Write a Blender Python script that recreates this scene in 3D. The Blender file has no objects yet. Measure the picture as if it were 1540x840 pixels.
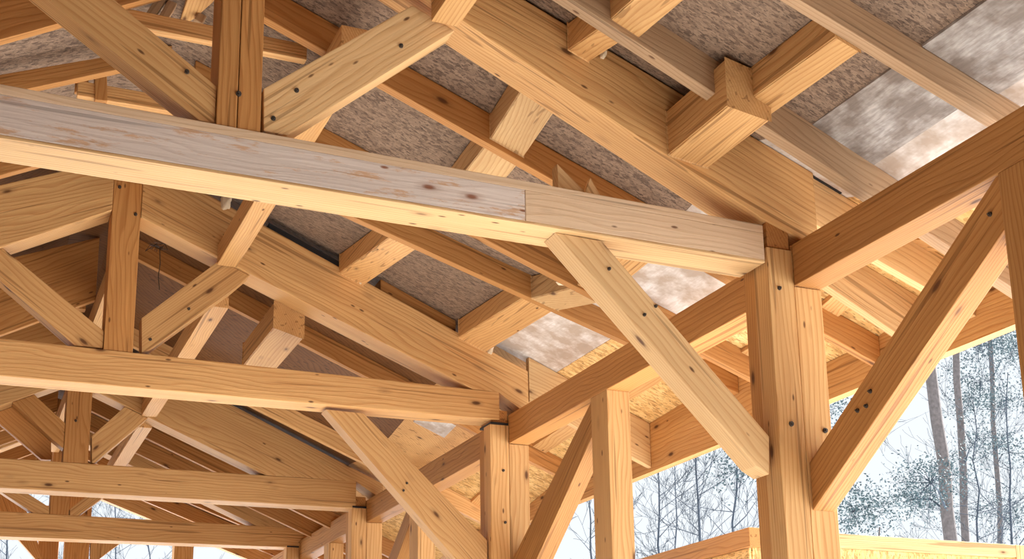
import bpy, bmesh, math, random
from mathutils import Vector, Matrix
random.seed(7)
sc = bpy.context.scene
COL = sc.collection
PI = math.pi

# ------------------------------------------------------------------ camera
F = 1972.38; CY = 641.64
YAW, PITCH, ROLL = map(math.radians, (-23.6117, 14.0969, -0.8694))
CAM = Vector((-3.143, -4.3342, 0.1132))
fw = Vector((math.sin(-YAW)*math.cos(PITCH), math.cos(YAW)*math.cos(PITCH), math.sin(PITCH)))
rr = Vector((math.cos(YAW), math.sin(YAW), 0)); uu = rr.cross(fw)
r2 = math.cos(ROLL)*rr + math.sin(ROLL)*uu
u2 = -math.sin(ROLL)*rr + math.cos(ROLL)*uu
cd = bpy.data.cameras.new('camera'); cam = bpy.data.objects.new('camera', cd); COL.objects.link(cam)
cd.sensor_fit = 'HORIZONTAL'; cd.sensor_width = 36; cd.lens = F*36/1540; cd.shift_y = (CY-420)/1540
cd.clip_end = 500
M = Matrix((r2, u2, -fw)).transposed().to_4x4(); M.translation = CAM
cam.matrix_world = M; sc.camera = cam

def ray(x, y): return fw + r2*((x-770)/F) - u2*((y-CY)/F)
def atY(x, y, Y): d = ray(x, y); return CAM + d*((Y-CAM.y)/d.y)      # a measured point of the photo on a known plane
def atX(x, y, X): d = ray(x, y); return CAM + d*((X-CAM.x)/d.x)
def atD(x, y, D): return CAM + ray(x, y)*D

# --------------------------------------------------------------- materials
def nodes(name):
    m = bpy.data.materials.new(name); m.use_nodes = True
    nt = m.node_tree; b = nt.nodes['Principled BSDF']
    return m, nt, b
def nn(nt, t, **k):
    n = nt.nodes.new(t)
    for a, v in k.items(): setattr(n, a, v)
    return n
def ramp(nt, fac, stops, interp='LINEAR'):
    r = nn(nt, 'ShaderNodeValToRGB'); r.color_ramp.interpolation = interp
    el = r.color_ramp.elements
    while len(el) < len(stops): el.new(.5)
    for e, (p, c) in zip(el, stops): e.position = p; e.color = c if len(c) == 4 else (*c, 1)
    nt.links.new(fac, r.inputs[0]); return r.outputs[0]
def mix(nt, fac, a, b, mode='MIX'):
    n = nn(nt, 'ShaderNodeMix', data_type='RGBA', blend_type=mode)
    for s, v in ((n.inputs[0], fac), (n.inputs[6], a), (n.inputs[7], b)):
        if hasattr(v, 'is_output'): nt.links.new(v, s)
        elif isinstance(v, (int, float)): s.default_value = v
        else: s.default_value = (*v, 1)
    return n.outputs[2]
def math_(nt, op, a, b=0.0):
    n = nn(nt, 'ShaderNodeMath', operation=op)
    for s, v in ((n.inputs[0], a), (n.inputs[1], b)):
        if hasattr(v, 'is_output'): nt.links.new(v, s)
        else: s.default_value = v
    return n.outputs[0]
def coords(nt, scale, jitter=13.0):
    tc = nn(nt, 'ShaderNodeTexCoord'); oi = nn(nt, 'ShaderNodeObjectInfo')
    v = nn(nt, 'ShaderNodeVectorMath', operation='MULTIPLY_ADD')
    cx = nn(nt, 'ShaderNodeCombineXYZ')
    for i, k in enumerate((1.0, .37, .71)):
        nt.links.new(math_(nt, 'MULTIPLY', oi.outputs['Random'], jitter*k), cx.inputs[i])
    a = nn(nt, 'ShaderNodeVectorMath', operation='ADD')
    nt.links.new(tc.outputs['Object'], a.inputs[0]); nt.links.new(cx.outputs[0], a.inputs[1])
    m = nn(nt, 'ShaderNodeVectorMath', operation='MULTIPLY'); m.inputs[1].default_value = scale
    nt.links.new(a.outputs[0], m.inputs[0]); return m.outputs[0], oi.outputs['Random']

def wood(name, light, dark, knot=(.10, .035, .012), stain=None, rough=.55, knots=.5, ringk=1.0, vary=.25):
    m, nt, b = nodes(name)
    p, rnd = coords(nt, (1, 1, 1))
    def sc_(s):
        q = nn(nt, 'ShaderNodeVectorMath', operation='MULTIPLY'); q.inputs[1].default_value = s
        nt.links.new(p, q.inputs[0]); return q.outputs[0]
    # slow warp of the grain
    w = nn(nt, 'ShaderNodeTexNoise'); w.inputs['Scale'].default_value = 1.0; w.inputs['Detail'].default_value = 2
    nt.links.new(sc_((1.3, 5, 5)), w.inputs['Vector'])
    ww = nn(nt, 'ShaderNodeVectorMath', operation='MULTIPLY_ADD')
    nt.links.new(w.outputs['Color'], ww.inputs[0]); ww.inputs[1].default_value = (0, .075, .075)
    nt.links.new(sc_((.05, 1, 1)), ww.inputs[2])
    # growth rings
    wv = nn(nt, 'ShaderNodeTexWave', wave_type='RINGS', rings_direction='X', wave_profile='SAW')
    wv.inputs['Scale'].default_value = 24*ringk; wv.inputs['Distortion'].default_value = 1.2
    wv.inputs['Detail'].default_value = 2; wv.inputs['Detail Scale'].default_value = 1.5
    nt.links.new(ww.outputs[0], wv.inputs['Vector'])
    ring = ramp(nt, wv.outputs['Fac'], [(0, (0, 0, 0)), (.55, (.12,)*3), (.9, (.75,)*3), (1, (.2,)*3)])
    # fibres
    f = nn(nt, 'ShaderNodeTexNoise'); f.inputs['Scale'].default_value = 1; f.inputs['Detail'].default_value = 5
    nt.links.new(sc_((3, 110, 110)), f.inputs['Vector'])
    fib = ramp(nt, f.outputs['Fac'], [(.3, (0, 0, 0)), (.75, (1, 1, 1))])
    col = mix(nt, math_(nt, 'MULTIPLY', ring, .75), light, dark)
    col = mix(nt, math_(nt, 'MULTIPLY', fib, .28), col, dark)
    # broad patches
    g = nn(nt, 'ShaderNodeTexNoise'); g.inputs['Scale'].default_value = 1; g.inputs['Detail'].default_value = 3
    nt.links.new(sc_((1.1, 9, 9)), g.inputs['Vector'])
    pt = ramp(nt, g.outputs['Fac'], [(.35, (0, 0, 0)), (.7, (1, 1, 1))])
    col = mix(nt, math_(nt, 'MULTIPLY', pt, .30), col, tuple(c*.72 for c in dark))
    if stain:
        s = nn(nt, 'ShaderNodeTexNoise'); s.inputs['Scale'].default_value = 1; s.inputs['Detail'].default_value = 6
        s.inputs['Roughness'].default_value = .7
        nt.links.new(sc_((5, 26, 26)), s.inputs['Vector'])
        sm = ramp(nt, s.outputs['Fac'], [(.55, (0, 0, 0)), (.62, (1, 1, 1))])
        col = mix(nt, math_(nt, 'MULTIPLY', sm, .75), col, stain)
    # fine dark checks along the grain
    ck = nn(nt, 'ShaderNodeTexNoise'); ck.inputs['Scale'].default_value = 1; ck.inputs['Detail'].default_value = 1
    nt.links.new(sc_((.9, 42, 42)), ck.inputs['Vector'])
    cm = ramp(nt, ck.outputs['Fac'], [(.655, (0, 0, 0)), (.685, (1, 1, 1))])
    col = mix(nt, math_(nt, 'MULTIPLY', cm, .55), col, tuple(c*.45 for c in dark))
    # knots
    v = nn(nt, 'ShaderNodeTexVoronoi'); v.inputs['Scale'].default_value = 1
    nt.links.new(sc_((3.6, 9.5, 9.5)), v.inputs['Vector'])
    kd = ramp(nt, v.outputs['Distance'], [(0, (1, 1, 1)), (.075, (.9,)*3), (.13, (.25,)*3), (.24, (0, 0, 0))])
    sep = nn(nt, 'ShaderNodeSeparateColor'); nt.links.new(v.outputs['Color'], sep.inputs[0])
    keep = math_(nt, 'GREATER_THAN', sep.outputs[0], 1-knots)
    col = mix(nt, math_(nt, 'MULTIPLY', kd, keep), col, knot)
    # small pin knots
    v2 = nn(nt, 'ShaderNodeTexVoronoi'); v2.inputs['Scale'].default_value = 1
    nt.links.new(sc_((8.5, 24, 24)), v2.inputs['Vector'])
    k2 = ramp(nt, v2.outputs['Distance'], [(0, (1, 1, 1)), (.10, (.8,)*3), (.17, (0, 0, 0))])
    s2 = nn(nt, 'ShaderNodeSeparateColor'); nt.links.new(v2.outputs['Color'], s2.inputs[0])
    col = mix(nt, math_(nt, 'MULTIPLY', k2, math_(nt, 'GREATER_THAN', s2.outputs[1], .90)), col, knot)
    # per-piece tone
    hv = nn(nt, 'ShaderNodeHueSaturation')
    nt.links.new(math_(nt, 'ADD', math_(nt, 'MULTIPLY', rnd, vary), 1-vary/2), hv.inputs['Value'])
    hv.inputs['Saturation'].default_value = 1
    nt.links.new(col, hv.inputs['Color']); nt.links.new(hv.outputs[0], b.inputs['Base Color'])
    b.inputs['Roughness'].default_value = rough; b.inputs['Specular IOR Level'].default_value = .25
    bp = nn(nt, 'ShaderNodeBump'); bp.inputs['Strength'].default_value = .25; bp.inputs['Distance'].default_value = .003
    nt.links.new(math_(nt, 'ADD', ring, fib), bp.inputs['Height']); nt.links.new(bp.outputs[0], b.inputs['Normal'])
    return m

def osb(name, c1, c2, c3, scale=1.0, rough=.8):
    m, nt, b = nodes(name)
    tc = nn(nt, 'ShaderNodeTexCoord')
    def flakes(rot, s, seed):
        mp = nn(nt, 'ShaderNodeMapping'); mp.inputs['Rotation'].default_value = (0, 0, rot)
        mp.inputs['Scale'].default_value = (s*.9, s*2.6, s); mp.inputs['Location'].default_value = (seed, seed*2, seed)
        nt.links.new(tc.outputs['Object'], mp.inputs['Vector'])
        v = nn(nt, 'ShaderNodeTexVoronoi', distance='MINKOWSKI' if False else 'MANHATTAN'); v.inputs['Scale'].default_value = 1
        nt.links.new(mp.outputs[0], v.inputs['Vector']); return v
    a = flakes(.5, 17*scale, 0); c = flakes(1.3, 21*scale, 5.3)
    s1 = nn(nt, 'ShaderNodeSeparateColor'); nt.links.new(a.outputs['Color'], s1.inputs[0])
    s2 = nn(nt, 'ShaderNodeSeparateColor'); nt.links.new(c.outputs['Color'], s2.inputs[0])
    col = ramp(nt, s1.outputs[0], [(0, c1), (.6, c2), (1, c3)])
    col2 = ramp(nt, s2.outputs[1], [(0, c3), (.5, c2), (1, c1)])
    col = mix(nt, math_(nt, 'GREATER_THAN', s2.outputs[0], .5), col, col2)
    n = nn(nt, 'ShaderNodeTexNoise'); n.inputs['Scale'].default_value = 38*scale; n.inputs['Detail'].default_value = 4
    mp = nn(nt, 'ShaderNodeMapping'); mp.inputs['Scale'].default_value = (1, 2.6, 1); mp.inputs['Rotation'].default_value = (0, 0, .7)
    nt.links.new(tc.outputs['Object'], mp.inputs['Vector']); nt.links.new(mp.outputs[0], n.inputs['Vector'])
    d = ramp(nt, n.outputs['Fac'], [(.56, (0, 0, 0)), (.66, (1, 1, 1))])
    col = mix(nt, math_(nt, 'MULTIPLY', d, .75), col, tuple(x*.35 for x in c3))
    nt.links.new(col, b.inputs['Base Color']); b.inputs['Roughness'].default_value = rough
    bp = nn(nt, 'ShaderNodeBump'); bp.inputs['Strength'].default_value = .5; bp.inputs['Distance'].default_value = .004
    nt.links.new(s1.outputs[2], bp.inputs['Height']); nt.links.new(bp.outputs[0], b.inputs['Normal'])
    return m

def patchy(name, base, pale, dark, rough=.6, sc3=(5, 5, 5)):
    m, nt, b = nodes(name)
    tc = nn(nt, 'ShaderNodeTexCoord')
    def noi(s, det=4, ro=.6):
        mp = nn(nt, 'ShaderNodeMapping'); mp.inputs['Scale'].default_value = s
        nt.links.new(tc.outputs['Object'], mp.inputs['Vector'])
        n = nn(nt, 'ShaderNodeTexNoise'); n.inputs['Scale'].default_value = 1; n.inputs['Detail'].default_value = det
        n.inputs['Roughness'].default_value = ro; nt.links.new(mp.outputs[0], n.inputs['Vector']); return n.outputs['Fac']
    a = ramp(nt, noi(sc3), [(.42, (0, 0, 0)), (.62, (1, 1, 1))])
    s = ramp(nt, noi((90, 12, 30)), [(.35, (0, 0, 0)), (.7, (1, 1, 1))])
    col = mix(nt, a, base, pale); col = mix(nt, math_(nt, 'MULTIPLY', s, .55), col, dark)
    nt.links.new(col, b.inputs['Base Color']); b.inputs['Roughness'].default_value = rough
    return m

def plain(name, c, rough=.6, noise=0, nscale=8, metal=0):
    m, nt, b = nodes(name); b.inputs['Roughness'].default_value = rough; b.inputs['Metallic'].default_value = metal
    n = nn(nt, 'ShaderNodeTexNoise'); n.inputs['Scale'].default_value = nscale; n.inputs['Detail'].default_value = 5
    tc = nn(nt, 'ShaderNodeTexCoord'); nt.links.new(tc.outputs['Object'], n.inputs['Vector'])
    r = ramp(nt, n.outputs['Fac'], [(.3, tuple(x*(1-noise) for x in c)), (.7, c)])
    nt.links.new(r, b.inputs['Base Color']); return m

PINE = wood('pine', (.72, .44, .185), (.45, .185, .05))
PINE_WARM = wood('pine_warm', (.55, .275, .09), (.32, .115, .026))
PINE_PALE = wood('pine_pale', (.74, .50, .25), (.50, .255, .09), knots=.5)
PINE_GREY = wood('pine_greyish', (.50, .33, .19), (.28, .155, .08), knots=.35)  # greyer, less saturated pine tone
PINE_CREAM = wood('pine_cream', (.70, .52, .35), (.55, .36, .21), knots=.5, vary=.05)
PINE_WHITE = wood('pine_whitened', (.70, .61, .54), (.52, .42, .36), stain=(.52, .29, .14), knots=.75, knot=(.20, .06, .02), vary=.05)
BOARD_BROWN = wood('board_brown', (.26, .13, .055), (.16, .07, .025))
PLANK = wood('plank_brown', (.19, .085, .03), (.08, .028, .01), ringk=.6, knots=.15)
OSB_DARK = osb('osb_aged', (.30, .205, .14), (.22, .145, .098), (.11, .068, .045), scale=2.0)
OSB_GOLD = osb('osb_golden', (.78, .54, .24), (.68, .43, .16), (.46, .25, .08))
BOARD_DAPPLED = patchy('board_sun_dapples', (.24, .195, .165), (.52, .48, .45), (.11, .08, .065), sc3=(7, 5, 5))  # pale noise patches put sun dapples into the board colour
BOARD_WHITE = patchy('board_whitish', (.42, .33, .26), (.74, .71, .68), (.46, .37, .30), sc3=(6, 6, 6))  # pale noise patches over a tan base
FOAM = plain('foam', (.78, .62, .42), .7, .25, 30)
BLACK = plain('black_rubber_and_gap', (.012, .012, .014), .5, .2)
STEEL = plain('steel_dark', (.10, .085, .075), .35, .2, 40, .6)
SNOW = plain('snow', (.90, .92, .96), .6, .04, 2)
SLAB = plain('concrete', (.74, .73, .70), .6, .12, 3)
FELT = plain('roof_felt', (.03, .03, .035), .8, .3, 20)
BARK_PINE = plain('bark_pine', (.115, .10, .10), .9, .45, 14)
BARK_DARK = plain('bark_dark', (.035, .05, .075), .9, .4, 10)
NEEDLE = plain('needles_frosty', (.045, .085, .10), .7, .35, 3)

# ------------------------------------------------------------------ builders
def tag(o, label=None, cat=None, group=None, kind=None):
    if label: o['label'] = label
    if cat: o['category'] = cat
    if group: o['group'] = group
    if kind: o['kind'] = kind
    return o
def link(name, bm, mat, mw, parent=None, bevel=.004, smooth=False):
    if bevel:
        bmesh.ops.bevel(bm, geom=list(bm.edges), offset=bevel, segments=2, affect='EDGES', profile=.6, clamp_overlap=True)
    bmesh.ops.recalc_face_normals(bm, faces=bm.faces)
    me = bpy.data.meshes.new(name); bm.to_mesh(me); bm.free(); me.materials.append(mat)
    if smooth:
        for p in me.polygons: p.use_smooth = True
    o = bpy.data.objects.new(name, me); COL.objects.link(o)
    if parent:
        o.parent = parent; o.matrix_parent_inverse = Matrix.Identity(4)
        o.matrix_basis = parent.matrix_basis.inverted() @ mw
    else: o.matrix_basis = mw
    return o
def empty(name, loc, *a, **k):
    o = bpy.data.objects.new(name, None); COL.objects.link(o); o.empty_display_size = .1
    o.matrix_basis = Matrix.Translation(Vector(loc)); tag(o, *a, **k); return o
def prism(name, poly, t0, t1, mat, axis='Y', grain=None, parent=None, bevel=.004):
    """A squared timber: outline poly in XZ (axis Y) or YZ (axis X), thickness t0..t1 along the axis."""
    P = [Vector(p) for p in poly]
    if grain is None:
        L = [(P[(i+1) % len(P)]-P[i]) for i in range(len(P))]; grain = max(L, key=lambda e: e.length)
    g = Vector(grain).normalized()
    o2 = sum(P, Vector((0, 0)))/len(P)
    ax = Vector((0, 1, 0)) if axis == 'Y' else Vector((1, 0, 0))
    def to3(p, t): return Vector((p.x, t, p.y)) if axis == 'Y' else Vector((t, p.x, p.y))
    u = to3(g, 0); v = ax.cross(u).normalized()
    mid = to3(o2, (t0+t1)/2)
    R = Matrix((u, v, u.cross(v))).transposed().to_4x4(); R.translation = mid
    Ri = R.inverted(); bm = bmesh.new()
    a = [bm.verts.new(Ri @ to3(p, t0)) for p in P]; b = [bm.verts.new(Ri @ to3(p, t1)) for p in P]
    bm.faces.new(a); bm.faces.new(b[::-1]); n = len(P)
    for i in range(n): bm.faces.new((a[i], b[i], b[(i+1) % n], a[(i+1) % n]))
    return link(name, bm, mat, R, parent, bevel)
def bar(name, x, y, z, mat, parent=None, bevel=.004):
    """Axis aligned squared timber from (x0,x1),(y0,y1),(z0,z1); the grain follows the longest side."""
    s = [b-a for a, b in (x, y, z)]; k = s.index(max(s))
    ctr = Vector(((x[0]+x[1])/2, (y[0]+y[1])/2, (z[0]+z[1])/2))
    e = [Vector((1, 0, 0)), Vector((0, 1, 0)), Vector((0, 0, 1))]
    u, v, w = e[k], e[(k+1) % 3], e[(k+2) % 3]
    R = Matrix((u, v, w)).transposed().to_4x4(); R.translation = ctr
    d = (s[k], s[(k+1) % 3], s[(k+2) % 3]); bm = bmesh.new()
    bmesh.ops.create_cube(bm, size=1, matrix=Matrix.Diagonal((*d, 1)))
    return link(name, bm, mat, R, parent, bevel)
def beam(name, A, B, w, d, mat, parent=None, up=(0, 0, 1), bevel=.004):
    """Squared timber from A to B (centre line), w across, d deep."""
    A, B = Vector(A), Vector(B); u = (B-A).normalized(); v = Vector(up).cross(u).normalized(); t = u.cross(v)
    R = Matrix((u, v, t)).transposed().to_4x4(); R.translation = (A+B)/2; bm = bmesh.new()
    bmesh.ops.create_cube(bm, size=1, matrix=Matrix.Diagonal(((B-A).length, w, d, 1)))
    return link(name, bm, mat, R, parent, bevel)
def bolt(parent, pos, nrm, r=.0075):
    n = Vector(nrm).normalized(); q = n.to_track_quat('Z', 'Y').to_matrix().to_4x4(); q.translation = Vector(pos)
    bm = bmesh.new()
    bmesh.ops.create_cone(bm, cap_ends=True, segments=16, radius1=r*1.5, radius2=r*1.35, depth=.006, matrix=Matrix.Translation((0, 0, .002)))
    bmesh.ops.create_cone(bm, cap_ends=True, segments=6, radius1=r*.8, radius2=r*.75, depth=.012, matrix=Matrix.Translation((0, 0, .006)))
    o = link('bolt', bm, STEEL, q, parent, 0); tag(o, 'dark steel bolt head'); return o
def XZ(v): return (v.x, v.z)
def YZ(v): return (v.y, v.z)
def px(pts, Y): return [XZ(atY(x, y, Y)) for x, y in pts]

H = .094
XR = -2.32                      # ridge line
XP = -.126                      # inner face of the posts
PZ0, PZ1 = 1.9915, 2.1728       # wall plate
FLOOR = -1.5
YT = [0, 3.0, 5.952, 8.134]
ORD = ['nearest', 'second', 'third', 'fourth']

# ------------------------------------------------------------------ ground
def slab(name, x, y, z, mat, **k):
    o = bar(name, x, y, z, mat, None, 0); tag(o, kind='structure'); return o
slab('floor', (-5.3, 1.6), (-6.1, 11.5), (FLOOR-.15, FLOOR), SLAB)
bm = bmesh.new(); bmesh.ops.create_grid(bm, x_segments=60, y_segments=60, size=110)
for v in bm.verts:
    r = max(0, v.co.xy.length-14); v.co.z = .02*r*math.sin(v.co.x*.13)*math.cos(v.co.y*.11)*min(1, r/20)
g = link('snowy_ground', bm, SNOW, Matrix.Translation((0, 5, FLOOR-.12)), None, 0, True); tag(g, kind='structure')

# unseen boarded walls added around the camera to cut light on the timbers
slab('wall_back_added', (-5.2, .13), (-6.0, -5.86), (FLOOR, 2.3), BOARD_BROWN)
slab('wall_left_added', (-5.2, -5.06), (-5.855, 10.3), (FLOOR, 2.0), BOARD_BROWN)
slab('wall_right_added', (.01, .12), (-5.85, -3.6), (FLOOR, PZ0-.003), BOARD_BROWN)
# ------------------------------------------------------------------ plates and posts of the long wall
# plate pieces between the posts (the posts stand proud of it on the inside)
def plate(y0, y1, lab):
    o = bar('wall_plate', (0, .135), (y0, y1), (PZ0, PZ1), PINE_WARM)
    tag(o, lab, 'beam', 'plate timbers along the top of the long open wall'); return o
plate(-5.85, YT[0]-H+.0, 'heavy brown wall plate rising to the right edge above the nearest diagonal brace')
plate(YT[0]+H*0-.09, YT[1]-H, 'brown wall plate between the two nearest big posts, behind the pale knee brace')
plate(YT[1]-.09, YT[2]-H, 'shorter brown wall plate just left of the second big post')
plate(YT[2]-.09, YT[3]-H, 'farthest small brown wall plate at the lower left end of the post row')
plate(YT[3]-.09, 10.3, 'wall plate past the farthest post, by the end gable')
def post(i, lab):
    Y = YT[i]; r = empty('timber_post', (0, Y, FLOOR), lab, 'post', 'built up posts of the long wall')
    zt = atY(1175, 374, -H).z if i == 0 else 2.105
    a = bar('inner_timber', (XP, -.001), (Y-H, Y+.01), (FLOOR, zt), PINE, r)
    b = bar('side_timber', (XP+.006, -.001), (Y+.013, Y+H), (FLOOR, zt-.02), PINE_WARM, r)
    c = bar('outer_timber', (.002, .135), (Y-H+.002, Y+H), (FLOOR, PZ0-.002), PINE, r)
    return r
p0 = post(0, 'tall thick built-up post in the right foreground carrying the nearest long tie beam')
p1 = post(1, 'thick built-up post in the middle, under the end of the second tie beam')
p2 = post(2, 'third built-up post, small, under the end of the third tie beam')
p3 = post(3, 'farthest built-up post, mostly hidden at the foot of the wall plate')
for q in ((1190, 637), (1241, 647)):
    bolt(p0, atY(*q, -H-.001), (0, -1, 0))
bolt(p0, atY(1172, 433, -H-.001), (0, -1, 0), .006)
for q in ((757, 707), (760, 785)): bolt(p1, atY(*q, YT[1]-H-.001), (0, -1, 0), .006)
# blocks filling between tie end and plate above post 1
for i in (0, 1, 2):
    o = bar('packing_block', (XP+.012, -.004), (YT[i]-H+.012, YT[i]+H-.01), (PZ1-.02 if i == 0 else 2.121, 2.262 if i == 0 else 2.2), PINE_WARM)
    tag(o, ['brown packing block on top of the nearest big post beside the tie beam end',
            'brown packing block on top of the second post behind its tie beam end',
            'brown packing block on top of the third post'][i], 'block')
for i in (1, 2, 3):
    o = bar('rubber_pad', (XP+.004, -.004), (YT[i]-H-.004, YT[i]+H-.01), (2.1055, 2.1195), BLACK, None, .001)
    tag(o, 'thin black pad on top of the %s post under the tie beam end' % ('second', 'third', 'farthest')[i-1], 'pad', 'black pads on the posts')
# slim studs midway
STUD = [(-1.446, -1.256), (1.596, 1.786), (4.596, 4.786), (6.98, 7.15)]
SL = ['brown wall stud at the right edge of the photo, heading the long brace',
      'square wall stud standing between the nearest big post and the second one',
      'slim wall stud left of the second big post, crossed by a knee brace',
      'farthest slim wall stud beyond the third post']
for (a, b), l in zip(STUD, SL):
    o = bar('wall_stud', (.0, .135), (a, b), (FLOOR, PZ0), PINE_WARM if a < 0 else PINE); tag(o, l, 'post', 'studs between the big posts')
# braces in the wall plane
def wbrace(poly, lab, mat=PINE_WARM, x=(.012, .118)):
    o = prism('diagonal_brace', poly, x[0], x[1], mat, 'X'); tag(o, lab, 'brace', 'braces in the long wall'); return o
bb = wbrace([(-.094, 1.24), (-.094, 1.045), (-1.256, 1.80), (-1.256, 1.985), (-1.235, 1.991)], 'long heavy diagonal brace rising from the nearest post to the right edge, against the sky')
for q in ((1489, 322), (1303, 610), (1309, 588), (1290, 617)):
    bolt(bb, atX(*q, .011), (-1, 0, 0), .006)
wbrace([(1.786, 1.991), (1.786, 1.80), (2.906, .96), (2.906, 1.27)], 'diagonal brace running down from the middle stud to the second big post')
wbrace([(4.786, 1.991), (4.786, 1.83), (5.858, 1.0), (5.858, 1.24)], 'thin far diagonal brace from the slim stud down towards the third post')
# ------------------------------------------------------------------ tie beams
TIE = [([(0, 126), (1147, 338)], [(0, 207), (1147, 394)]),
       ([(0, 508), (751, 589)], [(0, 564.6), (751, 631)]),
       ([(0, 688), (536, 723)], [(0, 733), (536, 764)]),
       ([(0, 768), (475, 795)], [(0, 806), (475, 824)])]
TLAB = ['long whitened tie beam with brown knots crossing the foreground to the nearest post',
        'second long tie beam, tan, ending on top of the middle post',
        'third tie beam from the left edge, ending at the third post',
        'lowest and farthest long tie beam near the bottom left corner']
TZ = []
for i, (t, b) in enumerate(TIE):
    Y = YT[i]; y0 = Y-H
    T0, T1 = [atY(*p, y0) for p in t]; B0, B1 = [atY(*p, y0) for p in b]
    def zx(P, Q, x): return P.z+(Q.z-P.z)*(x-P.x)/(Q.x-P.x)
    xe = T1.x; xl = -4.72
    root = empty('tie_beam', (xe, Y, zx(B0, B1, xe)), TLAB[i], 'beam', 'tie beams across the hall')
    TZ.append((lambda x, a=T0, b_=T1: zx(a, b_, x), lambda x, a=B0, b_=B1: zx(a, b_, x)))
    if i == 0:
        xs = atY(790, 310, y0).x; st = .036
        ub = .012
        u_ = prism('underside_board', [(xl, zx(B0, B1, xl)), (xe, zx(B0, B1, xe)), (xe, zx(B0, B1, xe)+ub), (xl, zx(B0, B1, xl)+ub)], y0, Y+H, PINE_PALE, grain=(1, 0), parent=root, bevel=.003)
        tag(u_, 'cream underside with dark knots')
        for (xa, xb, nm) in ((xl, xs-.0008, 'left_length'), (xs+.0008, xe, 'right_length')):
            prism(nm, [(xa, zx(B0, B1, xa)+ub), (xb, zx(B0, B1, xb)+ub), (xb, zx(T0, T1, xb)-st), (xa, zx(T0, T1, xa)-st)], y0, Y+H, PINE_WHITE if nm == 'left_length' else PINE_CREAM, grain=(1, 0), parent=root, bevel=.003)
        tb = prism('top_board', [(xl, zx(T0, T1, xl)-st), (xe, zx(T0, T1, xe)-st), (xe, zx(T0, T1, xe)), (xl, zx(T0, T1, xl))], y0, Y+H, PINE_CREAM, grain=(1, 0), parent=root, bevel=.003)
        tag(tb, 'thin cream board along the top edge')
    else:
        prism('main_timber', [(xl, zx(B0, B1, xl)), (xe, zx(B0, B1, xe)), (xe, zx(T0, T1, xe)), (xl, zx(T0, T1, xl))], y0, Y+H, PINE, grain=(1, 0), parent=root, bevel=.007)
# ------------------------------------------------------------------ knee braces under the ties
def kbrace(pts, Y, t, lab, mat=PINE_PALE, nails=()):
    o = prism('knee_brace', px(pts, Y), Y, Y+t, mat); tag(o, lab, 'brace', 'knee braces under the tie beams')
    for q in nails: bolt(o, atY(*q, Y-.001), (0, -1, 0), .005)
kbrace([(835, 349), (905, 362), (1157, 656), (1157, 713), (1138, 700)], -.06, .11, 'pale knee brace from the nearest tie beam down to the nearest post', nails=((969, 473), (986, 460), (916, 404)))
kbrace([(490, 615), (547, 621), (733, 812), (733, 895)], 2.94, .11, 'tan knee brace from the second tie beam down to the second post', mat=PINE, nails=((607, 737), (612, 726)))

# ------------------------------------------------------------------ rafters
def line(p, q, Y):
    a, b = atY(*p, Y), atY(*q, Y); s = (b.z-a.z)/(b.x-a.x); return a.z-s*a.x, s   # z at X=0, slope
RT = {}; LS = .45
KPX = [(329, 395, 100), (170, 213, 300), (99, 136.5, 630), (75, 104, 760)]
KX = [(atY(a, y, YT[i]-H+.006).x, atY(b, y, YT[i]-H+.006).x) for i, (a, b, y) in enumerate(KPX)]
def trussrafter(i, lb, lt, lab, mat, labL, sl, zl):
    """right rafter from measured lines, left one from ridge height zl and slope sl"""
    Y = YT[i]; (zb, sb), (zt, st_) = lb, lt
    x0, x1 = KX[i][1]+.0015, .14; xl_ = KX[i][0]-.0015
    tt = TZ[i][0]; e_ = .002
    def heel(zz, ss, xa, xb):     # where the underside meets the top of the tie
        for k in range(400):
            x = xa+(xb-xa)*k/400
            if zz+ss*x < tt(x)+e_: return x
        return xb
    xe = atY(*TIE[i][0][1], Y-H).x; xi = heel(zb, sb, x0, xe)
    lo = max(zb+sb*x1, PZ1+.004)
    pol = [(x0, zb+sb*x0), (xi, zb+sb*xi)]+([(xe, tt(xe)+e_)] if xi < xe-.01 else [])
    pol += [(x1, max(lo, zb+sb*x1)), (x1, zt+st_*x1), (x0, zt+st_*x0)]
    o = prism('principal_rafter', pol, Y-H, Y+H, mat, bevel=.006)
    tag(o, lab, 'rafter', 'heavy principal rafters')
    zr_b, zr_t = zb+sb*x0, zt+st_*x0
    o2 = prism('principal_rafter', [(xl_, zl), (xl_-(zl-tt(-4.3)-.004)/sl, tt(-4.3)+.004), (-5.0, tt(-4.7)+.002), (-5.0, zr_t+.1-LS*(XR+5.0)-.03), (xl_, zr_t-.03)], Y-H, Y+H, mat, bevel=.006)
    tag(o2, labL, 'rafter', 'heavy principal rafters')
    RT[i] = (zb, sb, zt, st_); return o
lb1 = line((698, 33), (1120, 310), -H); lt1 = line((790, 0), (1280, 294), -H)
lb2 = line((215, 328), (617, 536), 3-H); lt2 = line((400, 340), (825, 575), 3-H)
lb3 = line((233, 632), (388, 708), YT[2]-H); lt3 = (2.38, -.44)
lb4 = (2.12, -.42); lt4 = (2.40, -.44)
trussrafter(0, lb1, lt1, 'broad pale rafter with dark knots descending to the nearest post from the upper middle', PINE, 'left rafter of the nearest frame, out past the upper left corner', .50, lb1[0]+lb1[1]*XR)
trussrafter(1, lb2, lt2, 'broad tan rafter meeting the second tie beam and the wall plate at the middle post', PINE, 'left rafter of the second frame, knotty face with cream underside left of the king post', .54, lb2[0]+lb2[1]*XR)
trussrafter(2, lb3, lt3, 'broad rafter of the third frame seen between the second and third tie beams', PINE, 'left rafter of the third frame', .50, lb3[0]+lb3[1]*XR)
trussrafter(3, lb4, lt4, 'rafter of the fourth frame, low at the far end', PINE, 'left rafter of the fourth frame', .50, lb4[0]+lb4[1]*XR)

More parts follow.
